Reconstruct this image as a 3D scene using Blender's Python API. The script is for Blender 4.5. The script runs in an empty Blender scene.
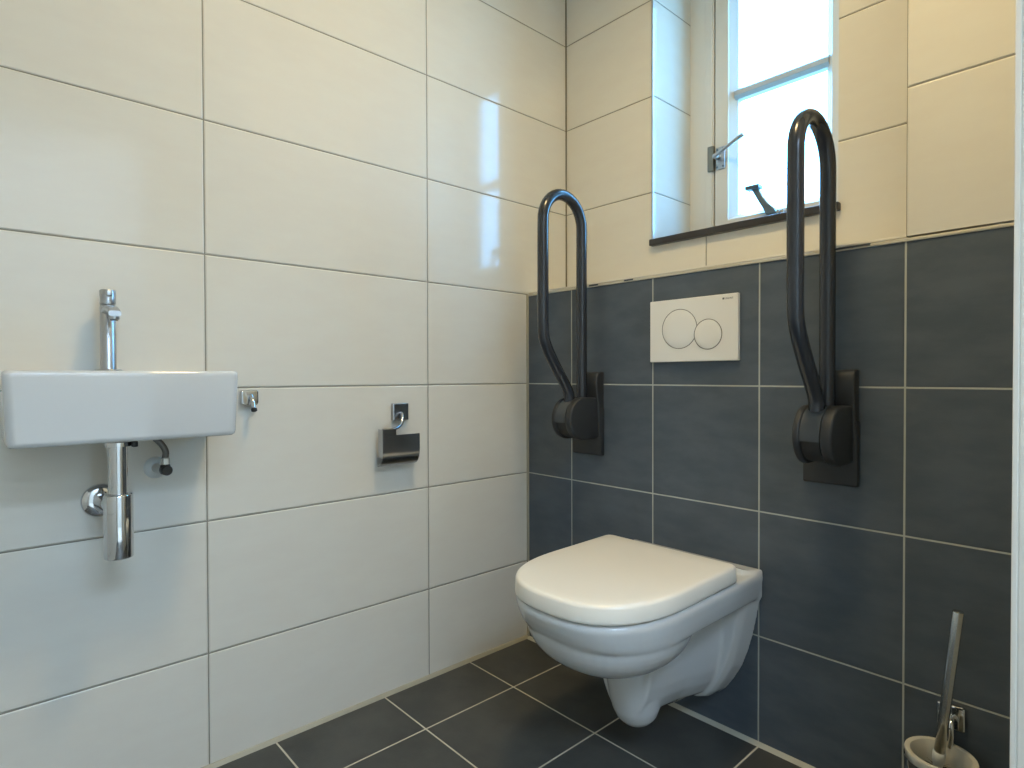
import bpy, bmesh, math
from mathutils import Vector, Matrix
from math import sin, cos, pi, radians

scene = bpy.context.scene
COL = scene.collection

# ------------------------------------------------------------------ materials
def srgb(r, g, b):
    f = lambda c: (c / 255 / 12.92) if c / 255 <= 0.04045 else (((c / 255) + 0.055) / 1.055) ** 2.4
    return (f(r), f(g), f(b), 1.0)

def new_mat(name):
    m = bpy.data.materials.new(name)
    m.use_nodes = True
    nt = m.node_tree
    return m, nt, nt.nodes['Principled BSDF']

def N(nt, typ, **kw):
    n = nt.nodes.new(typ)
    for k, v in kw.items():
        setattr(n, k, v)
    return n

def M(nt, op, a, b=None, c=None, clamp=False):
    n = nt.nodes.new('ShaderNodeMath')
    n.operation = op
    n.use_clamp = clamp
    for i, v in enumerate((a, b, c)):
        if v is None:
            continue
        if isinstance(v, (int, float)):
            n.inputs[i].default_value = v
        else:
            nt.links.new(v, n.inputs[i])
    return n.outputs[0]

def mix_rgb(nt, fac, a, b):
    n = N(nt, 'ShaderNodeMix', data_type='RGBA')
    for s, v in ((n.inputs[0], fac), (n.inputs[6], a), (n.inputs[7], b)):
        if isinstance(v, (int, float)):
            s.default_value = v
        elif isinstance(v, tuple):
            s.default_value = v
        else:
            nt.links.new(v, s)
    return n.outputs[2]

def noise(nt, vec, scale, detail=4, rough=.55):
    n = N(nt, 'ShaderNodeTexNoise')
    n.inputs['Scale'].default_value = scale
    n.inputs['Detail'].default_value = detail
    n.inputs['Roughness'].default_value = rough
    nt.links.new(vec, n.inputs['Vector'])
    return n.outputs['Fac']

def ramp01(nt, x, lo, hi):
    n = N(nt, 'ShaderNodeMapRange')
    n.interpolation_type = 'SMOOTHSTEP'
    n.inputs[1].default_value = lo
    n.inputs[2].default_value = hi
    nt.links.new(x, n.inputs[0])
    return n.outputs[0]

def tile_mat(name, u, u0, pu, v, v0, pv, tile, tile2, grout, gw, rough, cloud_scale, stretch=(1, 1, 1),
             soft=.0022, bump=.0012, spec=.5, grain=0.0, grain_scale=300, gw_v=None):
    m, nt, b = new_mat(name)
    geo = N(nt, 'ShaderNodeNewGeometry')
    sep = N(nt, 'ShaderNodeSeparateXYZ')
    nt.links.new(geo.outputs['Position'], sep.inputs[0])
    def dist(axis, o, p):
        t = M(nt, 'DIVIDE', M(nt, 'SUBTRACT', sep.outputs[axis], o), p)
        fr = M(nt, 'FRACT', M(nt, 'ADD', t, 0.5))
        return M(nt, 'MULTIPLY', M(nt, 'ABSOLUTE', M(nt, 'SUBTRACT', fr, 0.5)), p)
    du = dist(u, u0, pu)
    dv = dist(v, v0, pv)
    if gw_v:
        dv = M(nt, 'SUBTRACT', dv, (gw_v - gw) / 2)
    d = M(nt, 'MINIMUM', du, dv)
    tile_mask = ramp01(nt, d, gw / 2 - .0003, gw / 2 + .0003)
    edge = ramp01(nt, d, gw / 2 - .0004, gw / 2 + soft)
    mp = N(nt, 'ShaderNodeMapping')
    mp.inputs['Scale'].default_value = stretch
    nt.links.new(geo.outputs['Position'], mp.inputs[0])
    cl = ramp01(nt, noise(nt, mp.outputs[0], cloud_scale, 5, .6), .3, .72)
    c = mix_rgb(nt, cl, tile, tile2)
    nt.links.new(mix_rgb(nt, tile_mask, grout, c), b.inputs['Base Color'])
    nt.links.new(M(nt, 'ADD', M(nt, 'MULTIPLY', M(nt, 'SUBTRACT', 1.0, tile_mask), .8 - rough), rough), b.inputs['Roughness'])
    b.inputs['Specular IOR Level'].default_value = spec
    h = edge
    if grain:
        g = noise(nt, mp.outputs[0], grain_scale, 3, .6)
        h = M(nt, 'ADD', edge, M(nt, 'MULTIPLY', M(nt, 'MULTIPLY', g, grain), tile_mask))
    bp = N(nt, 'ShaderNodeBump')
    bp.inputs['Strength'].default_value = 1.0
    bp.inputs['Distance'].default_value = bump
    nt.links.new(h, bp.inputs['Height'])
    nt.links.new(bp.outputs[0], b.inputs['Normal'])
    return m

def plain(name, col, rough=.4, metal=0.0, spec=.5, nscale=0, namt=.0, bump=0.0, coat=0.0):
    m, nt, b = new_mat(name)
    b.inputs['Base Color'].default_value = col
    b.inputs['Roughness'].default_value = rough
    b.inputs['Metallic'].default_value = metal
    b.inputs['Specular IOR Level'].default_value = spec
    b.inputs['Coat Weight'].default_value = coat
    if nscale:
        tc = N(nt, 'ShaderNodeTexCoord')
        f = noise(nt, tc.outputs['Object'], nscale, 4)
        dark = tuple(c * (1 - namt) for c in col[:3]) + (1,)
        nt.links.new(mix_rgb(nt, f, dark, col), b.inputs['Base Color'])
        if bump:
            bp = N(nt, 'ShaderNodeBump')
            bp.inputs['Distance'].default_value = bump
            nt.links.new(f, bp.inputs['Height'])
            nt.links.new(bp.outputs[0], b.inputs['Normal'])
    return m

ROW = 0.8615                       # height of one horizontal joint, rows every 30 cm
CREAM1, CREAM2 = srgb(220, 215, 203), srgb(222, 218, 206)
CGROUT = srgb(134, 130, 116)
kw = dict(tile=CREAM1, tile2=CREAM2, grout=CGROUT, gw=.0024, rough=.07, cloud_scale=9, soft=.0028, bump=.0016, spec=.34,
          grain=.016, grain_scale=260, stretch=(1, 1, 3))
MAT = {}
MAT['cream_left'] = tile_mat('cream_tile_left', 1, -.402, .5985, 2, ROW, .3, **kw)
MAT['cream_back'] = tile_mat('cream_tile_back', 0, .549, .6, 2, ROW, .3, **kw)
MAT['cream_column'] = tile_mat('cream_tile_column', 0, 1.0995, .6, 2, ROW, .3, **kw)
MAT['cream_reveal'] = tile_mat('cream_tile_reveal', 1, -.1, .6, 2, ROW, .3, **kw)
DG = dict(tile=srgb(77, 86, 94), tile2=srgb(89, 97, 105), grout=srgb(176, 178, 170), gw=.0036, rough=.42, cloud_scale=7,
          soft=.0016, bump=.0006, grain=.5, grain_scale=260, stretch=(1, 1, 2.5), spec=.35)
MAT['dark_wall'] = tile_mat('anthracite_wall_tile', 0, .2006, .2995, 2, ROW, .3, **DG)
DF = dict(DG); DF.update(tile=srgb(64, 65, 63), tile2=srgb(82, 82, 78), grout=srgb(196, 190, 172), gw=.0042, rough=.38,
                         cloud_scale=6, stretch=(1, 1, 1))
MAT['dark_floor'] = tile_mat('anthracite_floor_tile', 0, .2063, .2987, 1, -.2555, .2987, **DF)
MAT['plaster'] = plain('white_plaster', srgb(226, 226, 220), .7, nscale=40, namt=.04, bump=.0004)
MAT['ceiling'] = plain('ceiling_paint', srgb(236, 234, 226), .8, nscale=30, namt=.02)
MAT['caulk'] = plain('beige_caulk', srgb(176, 170, 150), .5, nscale=25, namt=.18)
MAT['caulk_light'] = plain('light_grout', srgb(184, 182, 168), .55, nscale=20, namt=.15)
MAT['trim'] = plain('tile_trim', srgb(196, 190, 172), .3, nscale=30, namt=.1)
MAT['silver'] = plain('silver_profile', srgb(190, 190, 186), .3, metal=.8)
MAT['jamb'] = plain('grey_white_paint', srgb(229, 226, 215), .45, nscale=15, namt=.03)
MAT['ceramic'] = plain('white_ceramic', srgb(206, 207, 205), .1, spec=.5, coat=.3, nscale=3, namt=.01)
MAT['seat'] = plain('seat_plastic', srgb(236, 230, 217), .28, nscale=4, namt=.01)
MAT['flush'] = plain('flush_plastic', srgb(232, 229, 221), .3, nscale=6, namt=.015)
MAT['flush_line'] = plain('button_gap', srgb(120, 114, 102), .5)
MAT['logo'] = plain('grey_print', srgb(90, 88, 84), .5)
MAT['tap_chrome'] = plain('satin_chrome', srgb(186, 188, 190), .3, metal=1.0)
MAT['chrome'] = plain('chrome', srgb(214, 216, 218), .07, metal=1.0)
MAT['chrome_dull'] = plain('brushed_chrome', srgb(200, 201, 198), .22, metal=1.0)
MAT['dark_chrome'] = plain('dark_chrome', srgb(176, 178, 182), .2, metal=1.0)
MAT['black'] = plain('black_rubber', srgb(26, 27, 28), .5, nscale=80, namt=.1)
MAT['rail'] = plain('anthracite_coated_tube', srgb(43, 47, 53), .22, spec=.55, nscale=30, namt=.08)
MAT['rail_plastic'] = plain('anthracite_plastic', srgb(46, 48, 50), .5, nscale=420, namt=.25, bump=.0003)
MAT['rail_hub'] = plain('grey_plastic_hub', srgb(66, 70, 72), .42, nscale=200, namt=.15)
MAT['sill'] = plain('dark_stone_sill', srgb(54, 52, 51), .35, nscale=120, namt=.25)
MAT['frame'] = plain('white_window_paint', srgb(226, 224, 216), .35, nscale=8, namt=.02)
MAT['gap_shade'] = plain('painted_gap_shade', srgb(60, 64, 70), .7)  # flat dark colour standing in for shade inside narrow gaps
MAT['handle'] = plain('satin_nickel', srgb(186, 188, 190), .3, metal=.9)
MAT['keep'] = plain('aged_nickel', srgb(128, 128, 120), .4, metal=.6)
MAT['stay'] = plain('bloom_tinted_steel', srgb(104, 122, 136), .35, metal=.5)  # steel colour lightened and blued to paint in bloom from the window
MAT['white_plastic'] = plain('white_plastic', srgb(214, 218, 216), .35)
MAT['frosted'] = plain('frosted_plastic', srgb(214, 212, 202), .3, nscale=10, namt=.05)
MAT['bristle'] = plain('dark_bristle', srgb(40, 38, 36), .8, nscale=200, namt=.4)
m, nt, b = new_mat('window_glass')
out = nt.nodes['Material Output']
tr = N(nt, 'ShaderNodeBsdfTransparent'); gl = N(nt, 'ShaderNodeBsdfGlossy'); lw = N(nt, 'ShaderNodeLayerWeight')
gl.inputs['Roughness'].default_value = .02
tr.inputs['Color'].default_value = (.95, .98, .99, 1)
ms = N(nt, 'ShaderNodeMixShader')
lw.inputs['Blend'].default_value = .5
nt.links.new(M(nt, 'ADD', M(nt, 'MULTIPLY', M(nt, 'POWER', lw.outputs['Facing'], 5.0), .9), .05), ms.inputs[0]); nt.links.new(tr.outputs[0], ms.inputs[1]); nt.links.new(gl.outputs[0], ms.inputs[2])
nt.links.new(ms.outputs[0], out.inputs['Surface'])
nt.nodes.remove(b)
MAT['glass'] = m
m, nt, b = new_mat('lamp_diffuser')
b.inputs['Base Color'].default_value = (.9, .9, .88, 1)
b.inputs['Emission Color'].default_value = (1, .8, .5, 1)
b.inputs['Emission Strength'].default_value = 1.2
MAT['lamp'] = m

# ------------------------------------------------------------------ geometry helpers
def obj(name, bm, mat, parent=None, smooth=None, kind=None, label=None):
    bmesh.ops.recalc_face_normals(bm, faces=bm.faces)
    me = bpy.data.meshes.new(name)
    bm.to_mesh(me); bm.free()
    me.materials.append(MAT[mat] if isinstance(mat, str) else mat)
    o = bpy.data.objects.new(name, me)
    COL.objects.link(o)
    if parent is not None:
        o.parent = parent
        o.matrix_parent_inverse = Matrix.Translation(-world_loc(parent))
    if smooth is not None:
        me.shade_smooth()
        if smooth < 180:
            me.set_sharp_from_angle(angle=radians(smooth))
    if kind: o['kind'] = kind
    if label: o['label'] = label
    return o

def world_loc(o):
    # meshes are built in world coordinates, so only Empties carry an offset
    return Vector(o.location) if o.type == 'EMPTY' else Vector()

def thing(name, label, cat, loc, group=None):
    o = bpy.data.objects.new(name, None)
    o.empty_display_size = .05
    COL.objects.link(o)
    o.location = loc
    o['label'] = label; o['category'] = cat
    if group: o['group'] = group
    return o

def box(bm, x0, x1, y0, y1, z0, z1, bev=0.0, seg=2):
    r = bmesh.ops.create_cube(bm, size=1.0)
    vs = r['verts']
    for v in vs:
        v.co = Vector((x0 + (v.co.x + .5) * (x1 - x0), y0 + (v.co.y + .5) * (y1 - y0), z0 + (v.co.z + .5) * (z1 - z0)))
    if bev:
        es = {e for v in vs for e in v.link_edges}
        bmesh.ops.bevel(bm, geom=list(es), offset=bev, segments=seg, profile=.5, affect='EDGES')
    return bm

def bx(*a, **k):
    return box(bmesh.new(), *a, **k)

def loft(bm, rings, cap=True, closed=True):
    """rings: list of lists of Vector, all the same length"""
    vr = [[bm.verts.new(p) for p in r] for r in rings]
    n = len(vr[0])
    for a, b in zip(vr, vr[1:]):
        for i in range(n if closed else n - 1):
            j = (i + 1) % n
            bm.faces.new((a[i], a[j], b[j], b[i]))
    if cap:
        bm.faces.new(vr[0][::-1]); bm.faces.new(vr[-1])
    return bm

def frame_from(axis):
    axis = Vector(axis).normalized()
    up = Vector((0, 0, 1)) if abs(axis.z) < .9 else Vector((1, 0, 0))
    a = axis.cross(up).normalized(); b = axis.cross(a).normalized()
    return a, b, axis

def lathe(bm, prof, origin, axis, n=40, cap=True):
    """prof: (radius, distance along axis)"""
    a, b, ax = frame_from(axis)
    o = Vector(origin)
    rings = [[o + ax * h + (a * cos(2 * pi * i / n) + b * sin(2 * pi * i / n)) * max(r, 1e-5) for i in range(n)] for r, h in prof]
    return loft(bm, rings, cap)

def cyl(bm, p0, p1, r, n=32, bev=0.0):
    p0, p1 = Vector(p0), Vector(p1)
    L = (p1 - p0).length
    pr = [(r, 0), (r, L)] if not bev else [(r - bev, 0), (r - bev * .3, bev * .3), (r, bev), (r, L - bev), (r - bev * .3, L - bev * .3), (r - bev, L)]
    return lathe(bm, pr, p0, p1 - p0, n)

def catmull(pts, k=8):
    pts = [Vector(p) for p in pts]
    out = []
    for i in range(len(pts) - 1):
        p0 = pts[max(i - 1, 0)]; p1 = pts[i]; p2 = pts[i + 1]; p3 = pts[min(i + 2, len(pts) - 1)]
        for s in range(k):
            t = s / k
            out.append(.5 * ((2 * p1) + (p2 - p0) * t + (2 * p0 - 5 * p1 + 4 * p2 - p3) * t * t + (3 * p1 - p0 - 3 * p2 + p3) * t ** 3))
    out.append(pts[-1])
    return out

def tube(bm, path, r, n=20, cap=True):
    path = [Vector(p) for p in path]
    rings = []
    t0 = (path[1] - path[0]).normalized()
    a, b, _ = frame_from(t0)
    for i, p in enumerate(path):
        t = (path[min(i + 1, len(path) - 1)] - path[max(i - 1, 0)]).normalized()
        a = (a - t * a.dot(t)).normalized()
        b = t.cross(a)
        rr = r[i] if isinstance(r, (list, tuple)) else r
        rings.append([p + (a * cos(2 * pi * k / n) + b * sin(2 * pi * k / n)) * rr for k in range(n)])
    return loft(bm, rings, cap)

def prism(bm, poly, axis, a0, a1, bev=0.0, seg=2):
    """poly in the two other axes (cyclic order), extruded along axis from a0 to a1"""
    def P(u, v, w):
        return {'x': Vector((w, u, v)), 'y': Vector((u, w, v)), 'z': Vector((u, v, w))}[axis]
    b2 = bmesh.new()
    loft(b2, [[P(u, v, a0) for u, v in poly], [P(u, v, a1) for u, v in poly]])
    if bev:
        bmesh.ops.recalc_face_normals(b2, faces=b2.faces)
        es = [e for e in b2.edges if len(e.link_faces) == 2 and e.calc_face_angle(0) > radians(35)]
        bmesh.ops.bevel(b2, geom=es, offset=bev, segments=seg, profile=.5, affect='EDGES')
    me = bpy.data.meshes.new('tmp'); b2.to_mesh(me); b2.free()
    bm.from_mesh(me); bpy.data.meshes.remove(me)
    return bm

# ------------------------------------------------------------------ the room
D = .1959          # depth of the ledge behind the dark boxing
LEDGE = 1.1565
CEIL = 2.52
XR, YF = 1.95, -1.95
WX0, WX1, WZ0, WZ1 = .3668, .905, 1.312, 2.36

def struct(name, bm, mat, parent=None, **k):
    return obj(name, bm, mat, parent, kind='structure', **k)

struct('floor', bx(-.1, XR, YF, 0.02, -.1, 0), 'dark_floor', label='anthracite square floor tiles with light grout')
struct('ceiling', bx(-.1, XR + .1, YF - .1, .5, CEIL, CEIL + .08), 'ceiling')
struct('wall_left', bx(-.1, 0, YF, .5, -.1, CEIL), 'cream_left', label='long wall of glossy cream landscape tiles')
bm = bmesh.new()
box(bm, 0, WX0, D, .47, LEDGE - .1, CEIL)
box(bm, WX1, 1.2, D, .47, LEDGE - .1, CEIL)
box(bm, WX0, WX1, D, .47, LEDGE - .1, WZ0 - .02)
box(bm, WX0, WX1, D, .47, WZ1, CEIL)
struct('wall_back', bm, 'cream_back', label='set-back cream tiled wall around the window')
struct('wall_boxing', bx(0, 1.5, 0, D, 0, LEDGE), 'dark_wall', label='low boxed-out wall of dark grey square tiles')
struct('wall_column', bx(1.0995, 1.5, 0.0, .47, LEDGE + .009, CEIL), 'cream_column', label='cream tiled wall above the dark tiles at the right')
# right side: wall end and the doorway side behind the camera
struct('wall_right', bx(1.3265, XR + .1, -.42, .47, -.1, CEIL, bev=.004), 'jamb', label='pale grey wall end at the right edge')  # drawn forward to shade the lower right dark tiles from the hall
bm = bmesh.new()
box(bm, XR, XR + .1, -.75, -.1, 0, CEIL)
box(bm, XR, XR + .1, YF, -1.70, 0, CEIL)
box(bm, XR, XR + .1, -1.70, -.75, 2.1, CEIL)
struct('wall_entrance', bm, 'plaster')
struct('wall_front', bx(-.1, XR + .1, YF - .1, YF, -.1, CEIL), 'cream_back')
# hall beyond the doorway
bm = bmesh.new()
box(bm, 3.3, 3.4, -3.2, .6, -.1, CEIL)
box(bm, XR + .1, 3.4, .5, .6, -.1, CEIL)
box(bm, XR + .1, 3.4, -3.2, -3.1, -.1, CEIL)
box(bm, XR, XR + .1, -3.2, YF, -.1, CEIL)
struct('wall_hall', bm, 'plaster')
struct('floor_hall', bx(XR, 3.4, -3.2, .6, -.1, -.001), 'jamb')
struct('ceiling_hall', bx(XR + .1, 3.4, -3.2, .6, CEIL, CEIL + .08), 'ceiling')

# trims
TR = bmesh.new()
box(TR, 0.002, 1.327, -.003, .02, LEDGE - .002, LEDGE + .0045, bev=.001)
t = struct('trim_1', TR, 'trim', label='light tile trim along the ledge edge')
for a, c in ((.274, .309), (.405, .436), (.968, 1.036)):
    obj('gap_shade', bx(a, c, -.0036, .004, LEDGE + .0008, LEDGE + .0050), 'gap_shade', t, kind='structure')  # dark slips on the trim, painted in as shaded gaps
struct('trim_2', bx(0.0, 1.0985, .006, D, LEDGE + .001, LEDGE + .0125, bev=.001), 'cream_reveal', label='cream ledge tile on top of the dark boxing')
struct('trim_3', bx(0, .0085, -.0045, .01, 0, LEDGE + .004), 'caulk', label='beige caulk line in the left corner')
struct('trim_4', prism(bmesh.new(), [(0, 0), (.0085, 0), (.0035, .008), (0, .0095)], 'y', YF, -.004), 'caulk', label='beige caulk along the foot of the left wall')
struct('trim_5', prism(bmesh.new(), [(-.012, 0), (0, 0), (0, .007), (-.003, .006)], 'x', .004, 1.327), 'caulk_light', label='pale grout line along the foot of the dark wall')
struct('trim_6', bx(WX0 - .0055, WX0 + .001, D - .0025, D + .01, WZ0 - .018, WZ1, bev=.001), 'silver', label='silver corner profile at the window reveal')
struct('trim_7', bx(0, .0035, D - .0035, D + .01, LEDGE, CEIL), plain('corner_grout', srgb(120, 112, 92), .6), label='grout line in the upper corner')
struct('trim_8', bx(1.3225, 1.3285, -.4215, -.41, 0, CEIL, bev=.001), 'jamb', label='pale corner profile at the right edge')
struct('wall_reveal', bx(WX0 - .02, WX0 + .0015, D + .003, .42, WZ0 - .01, WZ1), 'cream_reveal', label='glossy tiled side of the window recess')

# ------------------------------------------------------------------ window
win = bpy.data.objects.new('window_1', None); COL.objects.link(win)
win.location = ((WX0 + WX1) / 2, .42, WZ0)
win['kind'] = 'structure'; win['label'] = 'small white framed casement window with bright sky behind'
FY = .41
bm = bmesh.new()
box(bm, WX0, .4535, FY, .47, WZ0 - .01, WZ1, bev=.0025)
box(bm, .852, WX1, FY, .47, WZ0 - .01, WZ1, bev=.0025)
box(bm, .4535, .852, FY, .47, WZ1 - .06, WZ1, bev=.0025)
box(bm, .4535, .852, FY, .47, WZ0 - .01, WZ0 + .03, bev=.0025)
box(bm, .425, .4495, FY - .004, FY + .002, WZ0 - .01, WZ1 - .03, bev=.0015)
obj('window_frame', bm, 'frame', win, kind='structure')
bm = bmesh.new()
box(bm, .4530, .4600, FY + .010, .465, WZ0, WZ1 - .05)
box(bm, .4530, .852, FY + .010, .465, WZ0 + .028, WZ0 + .036)
obj('gap_shade_strip', bm, 'gap_shade', win, kind='structure')  # dark strip put in for the shade between frame and sash
bm = bmesh.new()
SZ0, SZ1 = WZ0 + .034, WZ1 - .064
def bar_profile_v(bm, x0, x1, dirn):          # sash stile with a slanted glazing bead on the glass side
    if dirn > 0:
        poly = [(x0, FY), (x1 - .021, FY), (x1 - .019, FY + .004), (x1, FY + .026), (x1, .46), (x0, .46)]
    else:
        poly = [(x0, FY + .026), (x0 + .019, FY + .004), (x0 + .021, FY), (x1, FY), (x1, .46), (x0, .46)]
    prism(bm, poly, 'z', SZ0, SZ1)
bar_profile_v(bm, .4595, .524, 1)
bar_profile_v(bm, .793, .847, -1)
GZ0, GZ1 = 1.402, 2.215
prism(bm, [(FY, SZ0), (FY, GZ0 - .016), (FY + .004, GZ0 - .014), (FY + .026, GZ0), (.46, GZ0), (.46, SZ0)], 'x', .5031, .8139)
prism(bm, [(FY, SZ1), (FY, GZ1 + .016), (FY + .026, GZ1), (.46, GZ1), (.46, SZ1)], 'x', .5031, .8139)
sash = obj('sash', bm, 'frame', win, kind='structure')
obj('muntin', prism(bmesh.new(), [(FY + .008, 1.7775), (FY + .008, 1.7915), (FY + .02, 1.801), (FY + .042, 1.801), (FY + .042, 1.768), (FY + .02, 1.768)], 'x', .518, .80), plain('backlit_glazing_bar', srgb(184, 194, 200), .4), win, kind='structure')  # bar coloured grey-blue to paint in the backlight from the window
obj('pane', bx(.518, .80, FY + .026, FY + .032, GZ0 - .005, GZ1 + .005), 'glass', win, kind='structure')
struct('window_sill', bx(WX0 - .004, .911, .1785, FY + .01, 1.2915, WZ0, bev=.003), 'sill', win, label='dark stone window sill')
# handle
hp = obj('handle_plate', bx(.4635, .4945, FY - .0045, FY + .001, 1.553, 1.625, bev=.0015), 'handle', win)
bm = bmesh.new()
for x, z in ((.469, 1.617), (.489, 1.617), (.469, 1.561), (.489, 1.561)):
    cyl(bm, (x, FY - .006, z), (x, FY - .003, z), .0035, 12)
obj('screw', bm, 'stay', hp)
obj('keep', bx(.4375, .4585, FY - .012, FY + .001, 1.552, 1.633, bev=.002), 'keep', win)
bm = bmesh.new()
cyl(bm, (.472, FY, 1.592), (.472, FY - .028, 1.592), .0085, 20, .001)
tube(bm, catmull([(.468, FY - .026, 1.588), (.50, FY - .031, 1.601), (.54, FY - .035, 1.616), (.5745, FY - .038, 1.6285)], 6),
     [.0045 + .0022 * i / 18 for i in range(19)], 16)
obj('handle_lever', bm, 'handle', win, smooth=40)
# casement stay
bm = bmesh.new()
prism(bm, [(.594, 1.456), (.616, 1.456), (.628, 1.430), (.646, 1.404), (.664, 1.386), (.672, 1.370), (.640, 1.370), (.628, 1.394), (.612, 1.422)], 'y', FY - .030, FY - .018, bev=.002)
box(bm, .578, .622, FY - .04, FY - .010, 1.454, 1.466, bev=.003)
stay = obj('window_stay', bm, 'stay', win)
bm = bmesh.new()
box(bm, .642, .690, FY - .022, FY + .001, 1.360, 1.379, bev=.002)
cyl(bm, (.676, FY - .03, 1.372), (.676, FY, 1.372), .005, 14)
obj('stay_bracket', bm, 'handle', win)

# ------------------------------------------------------------------ wash basin
def rrect(x0, x1, y0, y1, r, z, n=8, rs=None):
    """rounded rectangle; rs: radii at (x1y1, x0y1, x0y0, x1y0)"""
    rs = rs or (r, r, r, r)
    out = []
    for (cx, cy, sx, sy, a0, rr) in ((x1, y1, -1, -1, 0, rs[0]), (x0, y1, 1, -1, 90, rs[1]), (x0, y0, 1, 1, 180, rs[2]), (x1, y0, -1, 1, 270, rs[3])):
        for k in range(n + 1):
            a = radians(a0 + 90 * k / n)
            out.append(Vector((cx + sx * rr + rr * cos(a), cy + sy * rr + rr * sin(a), z)))
    return out
BX, BY0, BY1, BZ0, BZ1 = .20, -1.3555, -.9915, .7705, .8985
sink = thing('wash_basin', 'small white rectangular ceramic hand basin on the cream wall', 'wash basin', (0, (BY0 + BY1) / 2, BZ0))
rings = []
def br(i, z, r=.014):
    return rrect(0.0005, BX - i, BY0 + i, BY1 - i, r, z, rs=(r, .002, .002, r))
rings += [br(.016, BZ0 + .0005), br(.009, BZ0 - .0), br(.0055, BZ0 + .0030), br(.0042, BZ0 + .009), br(.0, BZ1 - .012), br(.0, BZ1 - .0055), br(.0012, BZ1 - .0022), br(.004, BZ1)]
def inner(i, z, r=.02):
    return rrect(.082 + i, BX - .012 - i, BY0 + .012 + i, BY1 - .012 - i, r, z)
rings += [inner(0, BZ1), inner(.002, BZ1 - .003), inner(.006, BZ1 - .05), inner(.012, BZ1 - .085, .03), inner(.03, BZ1 - .098, .03)]
obj('basin_body', loft(bmesh.new(), rings), 'ceramic', sink, smooth=50)
SX, SY = .118, -1.187
dr = bmesh.new()
lathe(dr, [(.021, 0), (.021, .004), (.012, .0055), (.004, .006)], (SX + .02, SY, BZ1 - .0985), (0, 0, 1), 28)
obj('drain_plug', dr, 'chrome', sink, smooth=40)

tap = thing('basin_tap', 'slim chrome pillar tap standing on the white basin', 'tap', (.048, -1.190, BZ1))
TX, TY = .048, -1.190
bm = bmesh.new()
lathe(bm, [(.0225, 0), (.023, .001), (.023, .0025), (.022, .0038), (.0138, .0046), (.0134, .006), (.0134, .127), (.0128, .128), (.0128, .1292), (.0134, .130)], (TX, TY, BZ1), (0, 0, 1), 36)
obj('tap_body', bm, 'tap_chrome', tap, smooth=35)
bm = bmesh.new()
lathe(bm, [(.0134, .1315), (.0136, .1325), (.0136, .1585), (.0126, .160), (.002, .1604)], (TX, TY, BZ1), (0, 0, 1), 36)
prism(bm, [(TX + .006, TY - .005), (TX + .022, TY - .005), (TX + .022, TY + .005), (TX + .006, TY + .005)], 'z', BZ1 + .147, BZ1 + .157, bev=.0015)
obj('tap_lever', bm, 'tap_chrome', tap, smooth=35)
bm = bmesh.new()
path = [Vector((TX + .004 + .074 * t, TY, BZ1 + .118 - .010 * t * t + .004 * sin(t * pi) )) for t in [i / 10 for i in range(11)]]
rings = []
for i, p in enumerate(path):
    w = .0118 - .0015 * i / 10; h = .0068 - .0015 * i / 10
    rings.append([p + Vector((0, w * math.copysign(abs(cos(a)) ** .6, cos(a)), h * math.copysign(abs(sin(a)) ** .6, sin(a)))) for a in [2 * pi * k / 24 for k in range(24)]])
loft(bm, rings)
cyl(bm, (TX + .066, TY, BZ1 + .109), (TX + .066, TY, BZ1 + .097), .0088, 24, .001)
sp = obj('spout', bm, 'tap_chrome', tap, smooth=45)
obj('aerator', cyl(bmesh.new(), (TX + .066, TY, BZ1 + .0975), (TX + .066, TY, BZ1 + .0955), .0066, 20), 'black', sp)

sip = thing('bottle_trap', 'chrome bottle trap hanging under the white basin', 'drain trap', (SX, SY, .543))
obj('trap_nut', lathe(bmesh.new(), [(.016, 0), (.0225, .001), (.0225, .009), (.019, .0105), (.019, .0145)], (SX, SY, .7555), (0, 0, 1), 32), 'chrome', sip, smooth=40)
obj('nut_lug', bx(SX + .006, SX + .02, SY + .02, SY + .030, .7545, .7655, bev=.002), 'black', sip)  # dark lug at the side of the trap nut
obj('inlet_pipe', cyl(bmesh.new(), (SX, SY, .655), (SX, SY, .757), .0163, 36), 'chrome', sip, smooth=40)
obj('bottle', lathe(bmesh.new(), [(.004, .0), (.0222, .0005), (.0238, .002), (.0242, .004), (.0242, .118), (.0236, .1205), (.0215, .1225), (.0165, .123)], (SX, SY, .5445), (0, 0, 1), 44), 'chrome', sip, smooth=35)
bm = bmesh.new()
cyl(bm, (SX - .01, SY, .638), (.001, SY - .012, .638), .0155, 28)
obj('outlet_pipe', bm, 'chrome', sip, smooth=40)
obj('wall_rosette', lathe(bmesh.new(), [(.0335, .0), (.0335, .003), (.031, .007), (.024, .010), (.0165, .011)], (.0003, SY - .0125, .638), (1, 0, 0), 40), 'chrome', sip, smooth=50)

VY = -1.098
val = thing('supply_valve', 'grey flexible water hose and angle valve under the basin', 'valve', (.062, VY, .69))
obj('flexible_hose', tube(bmesh.new(), catmull([(.062, VY - .028, .775), (.062, VY - .016, .762), (.062, VY - .004, .748), (.062, VY + .003, .733), (.062, VY + .002, .719)], 8), .0062, 16),
    plain('braided_hose', srgb(120, 120, 116), .35, metal=.7, nscale=300, namt=.4), val, smooth=60)
obj('hose_nut', lathe(bmesh.new(), [(.008, 0), (.0088, .001), (.0088, .013), (.007, .015)], (.062, VY + .002, .706), (0, 0, 1), 6), 'chrome_dull', val)
bm = bmesh.new()
lathe(bm, [(.0085, 0), (.0095, .002), (.0095, .017), (.008, .019)], (.062, VY + .002, .6875), (0, 0, 1), 24)
lathe(bm, [(.010, -.006), (.0105, 0), (.0105, .012), (.009, .014)], (.062, VY + .002, .695), (1, .1, 0), 24)
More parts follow.
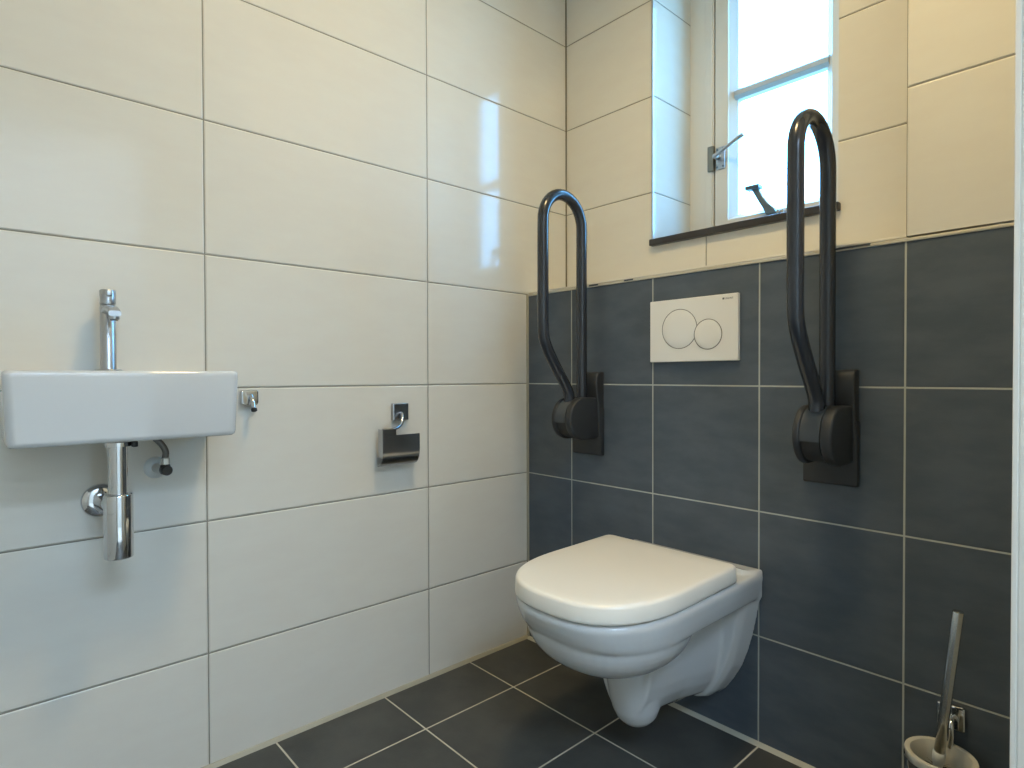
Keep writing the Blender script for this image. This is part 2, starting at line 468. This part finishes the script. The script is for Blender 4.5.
obj('valve_body', bm, plain('dark_nickel', srgb(74, 76, 76), .3, metal=.8), val, smooth=40)
obj('wall_pipe', cyl(bmesh.new(), (.056, VY + .001, .694), (.0005, VY - .003, .694), .0105, 24), 'white_plastic', val, smooth=40)
obj('wall_rosette', lathe(bmesh.new(), [(.023, 0), (.0225, .003), (.018, .008), (.0106, .0095)], (.0003, VY - .003, .694), (1, 0, 0), 36), 'white_plastic', val, smooth=50)

# ------------------------------------------------------------------ towel hook
hk = thing('wall_hook', 'small chrome wall hook right of the basin', 'hook', (0, -.9095, .837))
HY, HZ = -.9095, .8375
bm = bmesh.new()
poly = []
for (cy, cz, a0, r) in ((HY + .0195, HZ + .018, 0, .004), (HY - .0195, HZ + .018, 90, .004), (HY - .0195, HZ - .018, 180, .009), (HY + .0195, HZ - .018, 270, .009)):
    sy = -1 if a0 in (0, 270) else 1; sz = -1 if a0 in (0, 90) else 1
    for k in range(7):
        a = radians(a0 + 15 * k)
        poly.append((cy + sy * r + r * cos(a), cz + sz * r + r * sin(a)))
prism(bm, poly, 'x', .0004, .015, bev=.003, seg=3)
obj('hook_plate', bm, 'chrome', hk, smooth=40)
obj('hook_peg', tube(bmesh.new(), catmull([(.010, HY + .002, HZ + .006), (.022, HY + .002, HZ - .004), (.029, HY + .002, HZ - .018), (.033, HY + .002, HZ - .027)], 6), .0055, 16), 'chrome', hk, smooth=60)
obj('hook_tip', lathe(bmesh.new(), [(.0058, 0), (.0066, .001), (.0066, .0065), (.004, .008)], (.0315, HY + .0025, HZ - .0235), (.45, 0, -1), 18), 'black', hk, smooth=60, label='black rubber tip')

# ------------------------------------------------------------------ toilet paper holder
tp = thing('wall_mounted_paper_holder', 'empty chrome toilet paper holder with cover on the cream wall', 'paper holder', (0, -.515, .72))
PY, PZ = -.502, .788
bm = bmesh.new()
box(bm, .0004, .014, PY - .0245, PY + .0245, PZ - .0235, PZ + .0235, bev=.002)
obj('wall_plate', bm, 'dark_chrome', tp)
obj('bracket_arm', tube(bmesh.new(), catmull([(.012, PY, PZ - .003), (.022, PY - .002, PZ - .006), (.030, PY - .006, PZ - .016), (.036, PY - .012, PZ - .028), (.041, PY - .022, PZ - .037), (.045, PY - .036, PZ - .042), (.046, PY - .048, PZ - .0435)], 8), .0044, 14), 'dark_chrome', tp, smooth=60)
# cover: curved sheet with a raised hinge tab at the left
def sheet(y0, y1, prof, th):
    """prof: (x, z) list from top to bottom"""
    P = [Vector((x, 0, z)) for x, z in prof]
    ins = []
    for i, p in enumerate(P):
        t = (P[min(i + 1, len(P) - 1)] - P[max(i - 1, 0)]).normalized()
        nrm = Vector((t.z, 0, -t.x))
        ins.append(p + nrm * th)
    loop = [(p.x, p.z) for p in P] + [(p.x, p.z) for p in ins[::-1]]
    return prism(bmesh.new(), loop, 'y', y0, y1)
CX = .052
lowp = [(CX, .700), (CX, .684)] + [(CX - .029 * (1 - cos(a)), .684 - .041 * sin(a)) for a in [radians(90 * k / 10) for k in range(1, 11)]]
bm = sheet(-.582, -.466, [(CX, .7285), (CX, .715)] + lowp, .0022)
me = bpy.data.meshes.new('t'); b2 = sheet(-.582, -.541, [(CX - .006, .7475), (CX - .0025, .747), (CX, .7445), (CX, .735), (CX, .7280)], .0022); b2.to_mesh(me); b2.free(); bm.from_mesh(me)
box(bm, .028, CX - .001, -.5825, -.5805, .668, .745)
obj('cover', bm, 'dark_chrome', tp, smooth=30)
bm = bmesh.new()
tube(bm, [(.040, -.580, .738), (.040, -.541, .738)], .0055, 16)
obj('hinge', bm, 'chrome', tp, smooth=40)
bm = bmesh.new()
tube(bm, catmull([(.038, -.575, .738), (.030, -.572, .72), (.030, -.566, .700), (.030, -.555, .6935), (.030, -.52, .6925), (.030, -.468, .6925)], 6), .0045, 14)
lathe(bm, [(.006, 0), (.0065, .001), (.0065, .010), (.005, .0115)], (.030, -.472, .6925), (0, 1, 0), 18)
obj('roll_rod', bm, 'chrome_dull', tp, smooth=50)

# ------------------------------------------------------------------ flush plate
FX0, FX1, FZ0, FZ1 = .4995, .7525, .9235, 1.0885
fp = thing('wall_mounted_flush_plate', 'cream white dual flush plate on the dark tiles above the toilet', 'flush plate', ((FX0 + FX1) / 2, 0, FZ0))
obj('plate', bx(FX0, FX1, -.0125, -.0004, FZ0, FZ1, bev=.002), 'flush', fp)
def ring(cx, cz, r, y, th, n=72, cut=None):
    bm = bmesh.new()
    pts = []
    for i in range(n + 1):
        a = 2 * pi * i / n
        p = (cx + r * cos(a), cz + r * sin(a))
        pts.append(p)
    for i in range(n):
        mx = ((pts[i][0] + pts[i + 1][0]) / 2, (pts[i][1] + pts[i + 1][1]) / 2)
        if cut and (mx[0] - cut[0]) ** 2 + (mx[1] - cut[1]) ** 2 < cut[2] ** 2:
            continue
        a0, a1 = 2 * pi * i / n, 2 * pi * (i + 1) / n
        v = []
        for a, rr in ((a0, r - th / 2), (a1, r - th / 2), (a1, r + th / 2), (a0, r + th / 2)):
            v.append(bm.verts.new((cx + rr * cos(a), y, cz + rr * sin(a))))
        bm.faces.new(v)
        w = [bm.verts.new(q.co + Vector((0, .0012, 0))) for q in v]
        bm.faces.new(w[::-1])
        for k in range(4):
            bm.faces.new((v[k], v[(k + 1) % 4], w[(k + 1) % 4], w[k]))
    return bm
def disc(cx, cz, r, y0, y1, bev):
    return lathe(bmesh.new(), [(r, 0), (r, y0 - y1 - bev), (r - bev * .3, y0 - y1 - bev * .3), (r - bev, y0 - y1), (r * .5, y0 - y1 + .0002)], (cx, y0, cz), (0, -1, 0), 72)
C1 = (.5905, 1.0095, .0515); C2 = (.6725, .9915, .0380)
b1 = obj('large_button', disc(C1[0], C1[1], C1[2] - .0012, -.0115, -.0130, .0006), 'flush', fp, smooth=30)
b2o = obj('small_button', disc(C2[0], C2[1], C2[2] - .0012, -.0115, -.0133, .0006), 'flush', fp, smooth=30)
obj('button_gap', ring(*C1, -.0131, .0016, cut=C2), 'flush_line', b1)
obj('button_gap', ring(*C2, -.0134, .0016), 'flush_line', b2o)
cu = bpy.data.curves.new('logo', 'FONT'); cu.body = '\u25a0GEBERIT'; cu.size = .0062; cu.extrude = .0001; cu.align_x = 'RIGHT'
tmp = bpy.data.objects.new('logo_tmp', cu); COL.objects.link(tmp)
tmp.rotation_euler = (pi / 2, 0, 0); tmp.location = (FX1 - .012, -.0127, FZ1 - .0135)
bpy.context.view_layer.update()
me = bpy.data.meshes.new_from_object(tmp.evaluated_get(bpy.context.evaluated_depsgraph_get()))
me.transform(tmp.matrix_world)
bpy.data.objects.remove(tmp)
bm = bmesh.new(); bm.from_mesh(me)
obj('logo', bm, 'logo', fp)

# ------------------------------------------------------------------ toilet
TCX = .6265
toi = thing('wall_hung_toilet', 'white wall-hung toilet with closed lid on the dark tiled wall', 'toilet', (TCX, 0, .08))
def dplan(hw, yf, y0, ystr, n=2.5, k=40, z=0.0, rb=.012):
    """D-shaped outline: straight back at y0, straight sides to ystr, superellipse front to yf"""
    pts = []
    a_ = hw; b_ = ystr - yf
    for i in range(k + 1):
        t = pi * i / k
        c, s = cos(t), sin(t)
        pts.append(Vector((TCX + a_ * math.copysign(abs(c) ** (2 / n), c), ystr - b_ * abs(s) ** (2 / n), z)))
    for j in range(6):                                   # left back corner
        a = radians(180 - 90 * j / 5)
        pts.append(Vector((TCX - hw + rb + rb * cos(a), y0 - rb + rb * sin(a), z)))
    for j in range(6):
        a = radians(90 - 90 * j / 5)
        pts.append(Vector((TCX + hw - rb + rb * cos(a), y0 - rb + rb * sin(a), z)))
    return pts
WALLG = -.0006
bm = bmesh.new()
# rim band
def tilt(y, z):
    return z - max(0, z - .385) / .04 * .0065 * max(0, -y - .12) / .43 if z < .425 else z - .0065 * max(0, -y - .12) / .43
def tilted(pts):
    for p in pts:
        p.z = tilt(p.y, p.z)
    return pts
def rim(i, z):
    k = min(1, i / .02)
    return tilted(dplan(.187 - i * .45, -.5555 + i * 1.2, WALLG - .001, -.32, 2.55, z=z, rb=.006))
loft(bm, [rim(.026, .354), rim(.0195, .3555), rim(.0165, .360), rim(.0125, .367), rim(.0055, .384), rim(.001, .402), rim(.0005, .409), rim(.003, .4165), rim(.008, .4205), rim(.02, .4215)])
# belly
rings = []
for k in range(13):
    a = radians(90 * k / 12)
    s = cos(a) ** .72 if k < 12 else .12
    z = .366 - .108 * sin(a)
    rings.append([Vector((TCX + .1755 * s * math.copysign(abs(cos(t)) ** .9, cos(t)), -.352 - .182 * s * math.copysign(abs(sin(t)) ** .9, sin(t)), z)) for t in [2 * pi * i / 48 for i in range(48)]])
loft(bm, rings)
# trap foot
lathe(bm, [(.074, -.12), (.070, -.06), (.067, -.02), (.064, .03), (.061, .07), (.056, .100), (.048, .121), (.035, .136), (.018, .1425), (.004, .1435)], (TCX, -.262, .222), (0, .10, -1), 40)
# middle body between foot and wall: lofted along y
def xsec(y, z0, z1, w0, w1, n=10):
    """closed section in xz: bottom width w0 at z0, top width w1 at z1, rounded bottom"""
    pts = []
    for i in range(n + 1):
        t = i / n
        a = radians(-90 + 90 * min(1, t * 2.2)) if t * 2.2 < 1 else 0
        z = z0 + (z1 - z0) * t
        w = (w0 + (w1 - w0) * t) * (math.sqrt(max(0, 1 - (1 - min(1, t * 2.6 + .03)) ** 2)))
        pts.append(Vector((TCX + w, y, z)))
    return pts + [Vector((2 * TCX - p.x, y, p.z)) for p in pts[::-1]]
loft(bm, [xsec(-.30, .110, .40, .060, .09), xsec(-.24, .096, .40, .066, .095), xsec(-.16, .090, .40, .074, .10), xsec(-.09, .080, .40, .086, .115), xsec(-.03, .074, .40, .098, .14), xsec(-.002, .072, .40, .10, .15)])
# wall flange: outline swept from the wall and thinning outwards
out_z = [(.425, .186), (.36, .184), (.345, .177), (.30, .1695), (.26, .161), (.22, .150), (.18, .136), (.14, .115), (.108, .094), (.088, .074), (.078, .048), (.0755, .015)]
def flange(y, sc, dz):
    r = [Vector((TCX + w * sc, y, z + dz)) for z, w in out_z]
    return r + [Vector((2 * TCX - p.x, p.y, p.z)) for p in r[::-1]]
loft(bm, [flange(WALLG - .001, 1.0, 0), flange(-.007, 1.0, 0), flange(-.0105, .985, .0015), flange(-.045, .93, .003), flange(-.062, .87, .008)])
bmesh.ops.recalc_face_normals(bm, faces=bm.faces)
me = bpy.data.meshes.new('bowl_src'); bm.to_mesh(me); bm.free()
tmp = bpy.data.objects.new('bowl_src', me); COL.objects.link(tmp)
rm = tmp.modifiers.new('r', 'REMESH'); rm.mode = 'VOXEL'; rm.voxel_size = .0032; rm.use_smooth_shade = True
sm = tmp.modifiers.new('s', 'SMOOTH'); sm.factor = .5; sm.iterations = 10
bpy.context.view_layer.update()
me2 = bpy.data.meshes.new_from_object(tmp.evaluated_get(bpy.context.evaluated_depsgraph_get()))
bpy.data.objects.remove(tmp)
bm = bmesh.new(); bm.from_mesh(me2)
for v in bm.verts:
    if v.co.y > WALLG: v.co.y = WALLG
obj('bowl', bm, 'ceramic', toi, smooth=180)
def lidr(i, z, y0=-.122):
    pts = dplan(.1855 - i, -.558 + i, y0 - i * .6, -.325, 2.55, z=z, rb=.014)
    for p in pts:
        p.z -= .0065 * max(0, -p.y - .12) / .43
    return pts
obj('seat', loft(bmesh.new(), [lidr(.011, .4208), lidr(.010, .4216), lidr(.010, .4250), lidr(.011, .4262)]), 'seat', toi, smooth=40)
lid_bm = loft(bmesh.new(), [lidr(.004, .4250), lidr(.0012, .4254), lidr(.0002, .4270), lidr(.0, .431), lidr(.0012, .4545), lidr(.0028, .4585), lidr(.006, .4612), lidr(.011, .4625), lidr(.03, .4632), lidr(.07, .4640)])
obj('lid', lid_bm, 'seat', toi, smooth=50)
for s in (-1, 1):
    obj('hinge', cyl(bmesh.new(), (TCX + s * .075 - .02, -.112, .432), (TCX + s * .075 + .02, -.112, .432), .010, 24, .002), 'seat', toi, smooth=40)

# ------------------------------------------------------------------ folding grab rails
def grab_rail(name, label, x):
    t = thing(name, label, 'grab rail', (x, 0, .65), 'fold-up grab rails beside the toilet')
    bm = bmesh.new()
    poly = [(-.0004, .650), (-.016, .650), (-.019, .653), (-.019, .70), (-.022, .74), (-.026, .80), (-.030, .83), (-.034, .853), (-.036, .872), (-.034, .886), (-.027, .896), (-.015, .899), (-.0004, .899)]
    low = [(-.0004, .650), (-.016, .650), (-.019, .653), (-.019, .70), (-.022, .74), (-.022, .79), (-.0004, .79)]
    prism(bm, low, 'x', x - .057, x + .0535, bev=.003)
    prism(bm, [p for p in poly if p[1] > .72] + [(-.0004, .74)], 'x', x - .012, x + .0522, bev=.004, seg=3)
    obj('wall_bracket', bm, 'rail_plastic', t, smooth=40)
    cy, cz = -.080, .7625
    def cheek(x0, x1, r, bev):
        loop = [(cy - r * cos(radians(a)), cz + r * sin(radians(a))) for a in range(-96, 97, 6)] + [(-.006, cz + r * .96), (-.006, cz - r * .96)]
        return prism(bmesh.new(), loop, 'x', x0, x1, bev=bev, seg=3)
    def drum(x0, x1, r, bev):
        return lathe(bmesh.new(), [(r - bev, 0), (r - bev * .3, bev * .3), (r, bev), (r, x1 - x0 - bev), (r - bev * .3, x1 - x0 - bev * .3), (r - bev, x1 - x0), (r * .3, x1 - x0 + .001)], (x0, cy, cz), (1, 0, 0), 56)
    obj('hinge_cheek', cheek(x - .031, x - .0165, .062, .004), 'rail_plastic', t, smooth=35)
    obj('hinge_cheek', cheek(x + .0225, x + .046, .062, .005), 'rail_plastic', t, smooth=35)
    bm = bmesh.new()                                     # hub between the cheeks, open below
    ang = [radians(a) for a in range(-10, 205, 5)]
    R = .0595
    loopv = [(cy - R * cos(a), cz + R * sin(a)) for a in ang]
    prism(bm, loopv, 'x', x - .016, x + .022)
    # collar under the front tube
    hub = obj('hinge_hub', bm, 'rail_hub', t, smooth=30)
    obj('hub_gap_core', lathe(bmesh.new(), [(.056, 0), (.056, .036)], (x - .0155, cy, cz), (1, 0, 0), 48), 'black', t, smooth=40)  # black core filling the gap in the hub cover
    pts = [(-.101, .800), (-.101, .835)]
    xt = x + .003
    ctrl = [(-.100, .795), (-.100, .820), (-.105, .842), (-.124, .870), (-.157, .914), (-.188, .960), (-.2045, .996), (-.2075, 1.033), (-.2078, 1.12), (-.2078, 1.20), (-.2078, 1.27), (-.2070, 1.318)]
    path = catmull([Vector((xt, y, z)) for y, z in ctrl], 6)
    cyc, r = -.126, .0815
    for k in range(1, 20):
        a = pi - pi * k / 20
        path.append(Vector((xt, cyc + r * cos(a), 1.322 + r * sin(a) * 1.04)))
    for z in [1.319 - .05 * i for i in range(0, 11)]:
        path.append(Vector((xt, -.0445, z)))
    path.append(Vector((xt, -.0445, .80)))
    obj('rail_tube', tube(bmesh.new(), path, .0158, 24), 'rail', t, smooth=60)
    return t
grab_rail('grab_rail', 'dark grey fold-up grab rail right of the flush plate, in front of the window', .9645)
grab_rail('grab_rail', 'dark grey fold-up grab rail left of the flush plate, near the room corner', .278)

# ------------------------------------------------------------------ toilet brush
BXc, BYc, BZt = 1.1785, -.0775, .187
hold = thing('wall_mounted_brush_holder', 'round pale cup on a chrome wall bracket at the bottom right', 'brush holder', (BXc, BYc, .08))
obj('cup', lathe(bmesh.new(), [(.036, -.115), (.040, -.117), (.046, -.112), (.0525, -.03), (.0555, -.006), (.0565, -.002), (.0555, .001), (.052, .0018), (.047, .0008), (.0455, -.003), (.044, -.03), (.040, -.10), (.004, -.104)], (BXc, BYc, BZt), (0, 0, 1), 56), 'frosted', hold, smooth=50)
obj('wall_plate', bx(1.158, 1.203, -.012, -.0004, .2085, .2545, bev=.003), 'chrome', hold)
bm = bmesh.new()
tube(bm, catmull([(1.181, -.010, .232), (1.183, -.022, .230), (1.185, -.030, .222), (1.1855, -.030, .205), (1.184, -.030, .190), (1.183, -.030, .182)], 6), .005, 14)
obj('bracket_arm', bm, 'chrome', hold, smooth=60)
bm = bmesh.new()
n = 48
lathe(bm, [(.0525, -.028), (.0545, -.028), (.0565, -.012), (.0575, -.012), (.0560, -.030), (.0535, -.036), (.0515, -.034)], (BXc, BYc, BZt), (0, 0, 1), n, cap=False)
obj('support_ring', bm, 'chrome', hold, smooth=50)

P0 = Vector((1.1735, -.062, .1805)); P1 = Vector((1.2052, -.0865, .4625))
br = thing('toilet_brush', 'toilet brush with tall chrome handle leaning in the pale cup', 'toilet brush', tuple(P0))
ax = (P1 - P0).normalized()
obj('handle', cyl(bmesh.new(), P0, P1, .0088, 28, .0015), 'chrome_dull', br, smooth=40)
obj('ferrule', lathe(bmesh.new(), [(.0088, 0), (.0105, -.002), (.0105, -.016), (.008, -.028), (.006, -.05)], P0 + ax * .004, ax, 28), 'white_plastic', br, smooth=50, label='pale plastic ferrule')
bm = bmesh.new()
import random
rnd = random.Random(4)
hc = P0 - ax * .055
a_, b_, _ = frame_from(ax)
lathe(bm, [(.004, -.030), (.012, -.026), (.014, 0), (.012, .022), (.004, .03)], hc, ax, 16)
for i in range(420):
    th = rnd.uniform(0, 2 * pi); h = rnd.uniform(-.026, .028)
    d = (a_ * cos(th) + b_ * sin(th)) + ax * rnd.uniform(-.25, .35)
    p = hc + ax * h
    q = p + d.normalized() * rnd.uniform(.020, .027)
    w = ax.cross(d).normalized() * .0007; u = ax * .0007
    v = [bm.verts.new(p + w), bm.verts.new(p - w * .5 + u), bm.verts.new(p - w * .5 - u), bm.verts.new(q)]
    for f in ((0, 1, 3), (1, 2, 3), (2, 0, 3)):
        bm.faces.new([v[k] for k in f])
obj('bristles', bm, 'bristle', br)

# ------------------------------------------------------------------ ceiling lamps (above the picture) and light
lx, ly = .92, -.68
lamp = thing('ceiling_lamp', 'round ceiling lamp above the toilet', 'ceiling lamp', (lx, ly, CEIL))
obj('lamp_base', lathe(bmesh.new(), [(.15, 0), (.15, -.02), (.14, -.03), (.004, -.03)], (lx, ly, CEIL - .0005), (0, 0, 1), 48), 'frame', lamp, smooth=40)
obj('lamp_shade', lathe(bmesh.new(), [(.138, -.031), (.135, -.05), (.10, -.068), (.05, -.076), (.004, -.078)], (lx, ly, CEIL - .0005), (0, 0, 1), 48), 'lamp', lamp, smooth=60)
def area(name, loc, rot, sx, sy, power, color, shape='RECTANGLE'):
    l = bpy.data.lights.new(name, 'AREA'); l.shape = shape; l.size = sx
    if shape in ('RECTANGLE', 'ELLIPSE'): l.size_y = sy
    l.energy = power; l.color = color
    o = bpy.data.objects.new(name, l); COL.objects.link(o)
    o.location = loc; o.rotation_euler = rot
    return o, l
o, l = area('ceiling_lamp_light', (lx, ly, CEIL - .085), (0, 0, 0), .26, .26, 13.4, (1, .755, .375), 'DISK')
l.spread = radians(162)
o, l = area('hall_fill_light', (2.65, -1.2, CEIL - .03), (0, 0, 0), .8, 1.6, 92, (.53, .72, 1.0))  # unseen cool fill added beyond the doorway to brighten the left wall
o, l = area('window_portal', ((WX0 + WX1) / 2, .50, 1.83), (-pi / 2, 0, 0), .52, 1.05, 1, (1, 1, 1))
l.cycles.is_portal = True

w = bpy.data.worlds.new('sky'); scene.world = w; w.use_nodes = True
nt = w.node_tree
bg = nt.nodes['Background']
tc = N(nt, 'ShaderNodeTexCoord'); sp_ = N(nt, 'ShaderNodeSeparateXYZ')
nt.links.new(tc.outputs['Generated'], sp_.inputs[0])
f = ramp01(nt, sp_.outputs[2], -.12, .12)
nt.links.new(mix_rgb(nt, f, (.08, .18, .24, 1), (.165, .52, 1.0, 1)), bg.inputs['Color'])
bg.inputs['Strength'].default_value = 22.0

# ------------------------------------------------------------------ camera
cam = bpy.data.cameras.new('camera'); co = bpy.data.objects.new('camera', cam); COL.objects.link(co)
cam.sensor_width = 36; cam.sensor_fit = 'HORIZONTAL'; cam.lens = 595.275 * 36 / 1024
cam.clip_start = .02
rr = Vector((0.67361736, 0.73907476, -0.00285638)); uu = Vector((-0.00799486, 0.01115123, 0.99990586)); ff = Vector((-0.73903703, 0.67353111, -0.01342046))
co.matrix_world = Matrix(((rr.x, uu.x, -ff.x, 1.45193993), (rr.y, uu.y, -ff.y, -1.39297805), (rr.z, uu.z, -ff.z, 0.88708598), (0, 0, 0, 1)))
scene.camera = co

scene.view_settings.view_transform = 'Standard'
scene.view_settings.look = 'None'
scene.view_settings.gamma = 1.0
scene.view_settings.use_curve_mapping = False
scene.view_settings.exposure = 0.0
scene.cycles.max_bounces = 10
scene.cycles.diffuse_bounces = 5
scene.cycles.glossy_bounces = 5
scene.cycles.sample_clamp_indirect = 6.0
scene.cycles.use_denoising = True
scene.cycles.caustics_reflective = False
scene.cycles.blur_glossy = .3
